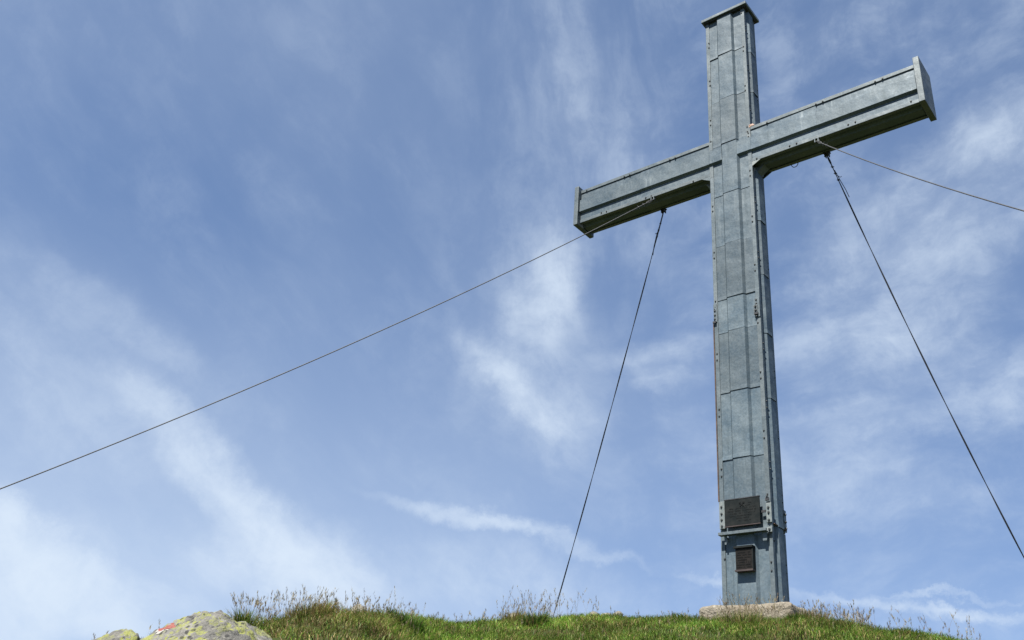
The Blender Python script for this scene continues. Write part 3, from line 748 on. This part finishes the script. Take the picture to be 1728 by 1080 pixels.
def stalk(x, y, z, h, lean, dirn, tint, head, parts, spread=.010, nsp=11):
    """a thin stem with a feathery seed head"""
    p = []; n = 5
    for i in range(n+1):
        t = i/n; p.append((x+math.cos(dirn)*lean*h*t*t, y+math.sin(dirn)*lean*h*t*t, z+h*t*(1-.12*lean*t)))
    v = []; T = []; w = .0008
    for k, (ax, ay) in enumerate(((1, 0), (0, 1))):
        o = len(v)
        for i, q in enumerate(p):
            ww = w*(1-.5*i/n); v += [(q[0]-ax*ww, q[1]-ay*ww, q[2]), (q[0]+ax*ww, q[1]+ay*ww, q[2])]
        for i in range(n): a = o+2*i; T += [(a, a+1, a+3), (a, a+3, a+2)]
    C = [tint]*len(v)
    for k in range(nsp):
        t = 1-head*rs.rand(); j = min(int(t*n), n-1); f = t*n-j; q = [p[j][c]*(1-f)+p[j+1][c]*f for c in range(3)]
        an = rs.rand()*6.28; sp = spread*(.3+.7*rs.rand())*(1.15-t+.45); L_ = .006+.010*rs.rand()
        e = (q[0]+math.cos(an)*sp, q[1]+math.sin(an)*sp, q[2]+L_*.6+sp*.4)
        tip = (e[0]+math.cos(an)*.003, e[1]+math.sin(an)*.003, e[2]+L_)
        o = len(v); s = .0017
        v += [tuple(q), (e[0]-math.sin(an)*s, e[1]+math.cos(an)*s, e[2]), (e[0]+math.sin(an)*s, e[1]-math.cos(an)*s, e[2]), tip]
        T += [(o, o+1, o+2), (o+1, o+3, o+2)]; hc = tint*np.array((.92, .88, .80)); C += [hc]*4
    parts.append((np.array(v), np.array(T), np.array(C)))
STK = np.array([(.30,.26,.17),(.22,.175,.125),(.18,.14,.115),(.33,.29,.20)])
def stalks(spec, parts):
    for (a0, a1, r0, r1, n, h0, h1) in spec:
        x, y = field(n, a0, a1, r0, r1)
        for i in range(n):
            if not outside(x[i:i+1], y[i:i+1])[0]: continue
            stalk(x[i], y[i], gz(x[i], y[i])-.01, h0+(h1-h0)*rs.rand()**1.5, .1+.35*rs.rand(), rs.rand()*6.28, STK[rs.randint(4)]*(.7+.5*rs.rand()), .22+.2*rs.rand(), parts)
parts = []
stalks([(-54, -49.5, 6.6, 7.3, 150, .08, .26), (-50, -44.5, 6.7, 7.6, 200, .06, .16), (-48.5, -45.5, 7.0, 7.5, 12, .18, .28), (-62, -55, 6.6, 7.0, 40, .06, .17), (-40, -36.2, 8.1, 8.7, 90, .08, .32),
        (-37, -34, 8.2, 8.7, 22, .16, .36), (-34, -27, 8.0, 8.6, 24, .05, .12), (-22.2, -19, 7.7, 8.3, 130, .07, .20), (-20, -13.5, 7.5, 8.1, 55, .07, .24), (-46, -40, 7.5, 8.4, 60, .06, .15),
        (-26.2, -23.6, 7.7, 8.15, 60, .10, .26), (-60, -12, 6.4, 8.4, 90, .05, .12)], parts)
me = mesh_from_arrays('seed_grass', *join(parts), SEED)
tag(link('seed_grass', me, None), 'thin dry seed-headed grass stalks along the crest', 'grass', kind='stuff')

def tuft(azd, r, n, rad, h0, h1, wts, label, nst=0, sh=(.15, .3), dz=0.0, lean=(.15, .8), zfix=None):
    x0, y0 = polar(azd, r); z0 = gz(x0, y0) if zfix is None else zfix
    e = tag(empty('grass_tuft', (x0, y0, z0)), label, 'grass tuft', 'grass tufts on the summit mound')
    a = rs.rand(n)*2*np.pi; q = rad*np.sqrt(rs.rand(n)); x, y = q*np.cos(a), q*np.sin(a)
    z = (ground(x+x0, y+y0)-z0-.01) if zfix is None else -.03-.6*q
    t = tints(n, wts); h = h0+(h1-h0)*rs.rand(n)
    me = mesh_from_arrays('blades', *blades(x, y, z, h, .003+.003*rs.rand(n), lean[0]+(lean[1]-lean[0])*rs.rand(n), t, .8, a+rs.randn(n)*.6), GRASS)
    link('blades', me, None, e)
    if nst:
        ps_ = []
        for k in range(nst):
            a_ = rs.rand()*6.28; q_ = rad*.8*math.sqrt(rs.rand())
            stalk(q_*math.cos(a_), q_*math.sin(a_), -.02, sh[0]+(sh[1]-sh[0])*rs.rand(), .1+.35*rs.rand(), a_, STK[rs.randint(4)]*(.65+.5*rs.rand()), .3, ps_)
        link('seed_heads', mesh_from_arrays('seed_heads', *join(ps_), SEED), None, e)
    return e
DRYW = (.3, .5, 1.2, 3.2, 2.6, .3); GRNW = (3, 2.4, 1, .4, .2, 3); MIXW = (1.4, 1.6, 1.6, 2, 1.2, 1.8)
tuft(-54.2, 6.25, 420, .07, .05, .16, MIXW, 'wispy grass tuft with tall seed heads on the boulder shoulder', 26, (.12, .20), zfix=-.84)
tuft(-37.7, 7.85, 900, .10, .04, .14, (2, 1, .6, .8, 1.2, 3), 'dark tall grass tuft just left of the guy wire foot', 26, (.14, .30))
tuft(-38.9, 8.25, 500, .09, .05, .14, (.1, .2, .8, 4, 1, .1), 'straw-coloured dry tuft left of the dark tall tuft', 14, (.1, .2))
tuft(-25.9, 7.75, 700, .16, .06, .17, (.8, 1, 1.6, 2, 2, 1), 'sparse brownish grass tuft in front of the concrete block', 46, (.14, .27))
tuft(-45.2, 7.0, 1100, .13, .06, .15, (2.4, .6, .2, .1, .3, 4), 'dark green leafy tuft at the right of the dry mound', 0)
tuft(-22.0, 8.15, 1000, .15, .06, .14, DRYW, 'golden dry tuft right of the concrete block', 30, (.1, .2))
tuft(-22.9, 7.95, 420, .06, .05, .10, (2, .4, .1, .2, .6, 4), 'small dark tuft at the right corner of the concrete block', 0)
tuft(-50.6, 6.8, 900, .16, .06, .16, DRYW, 'rusty brown dry tuft beside the big boulder', 26, (.10, .22))
tuft(-43.6, 7.9, 500, .10, .05, .11, GRNW, 'bright green tuft in the dip of the crest', 0)
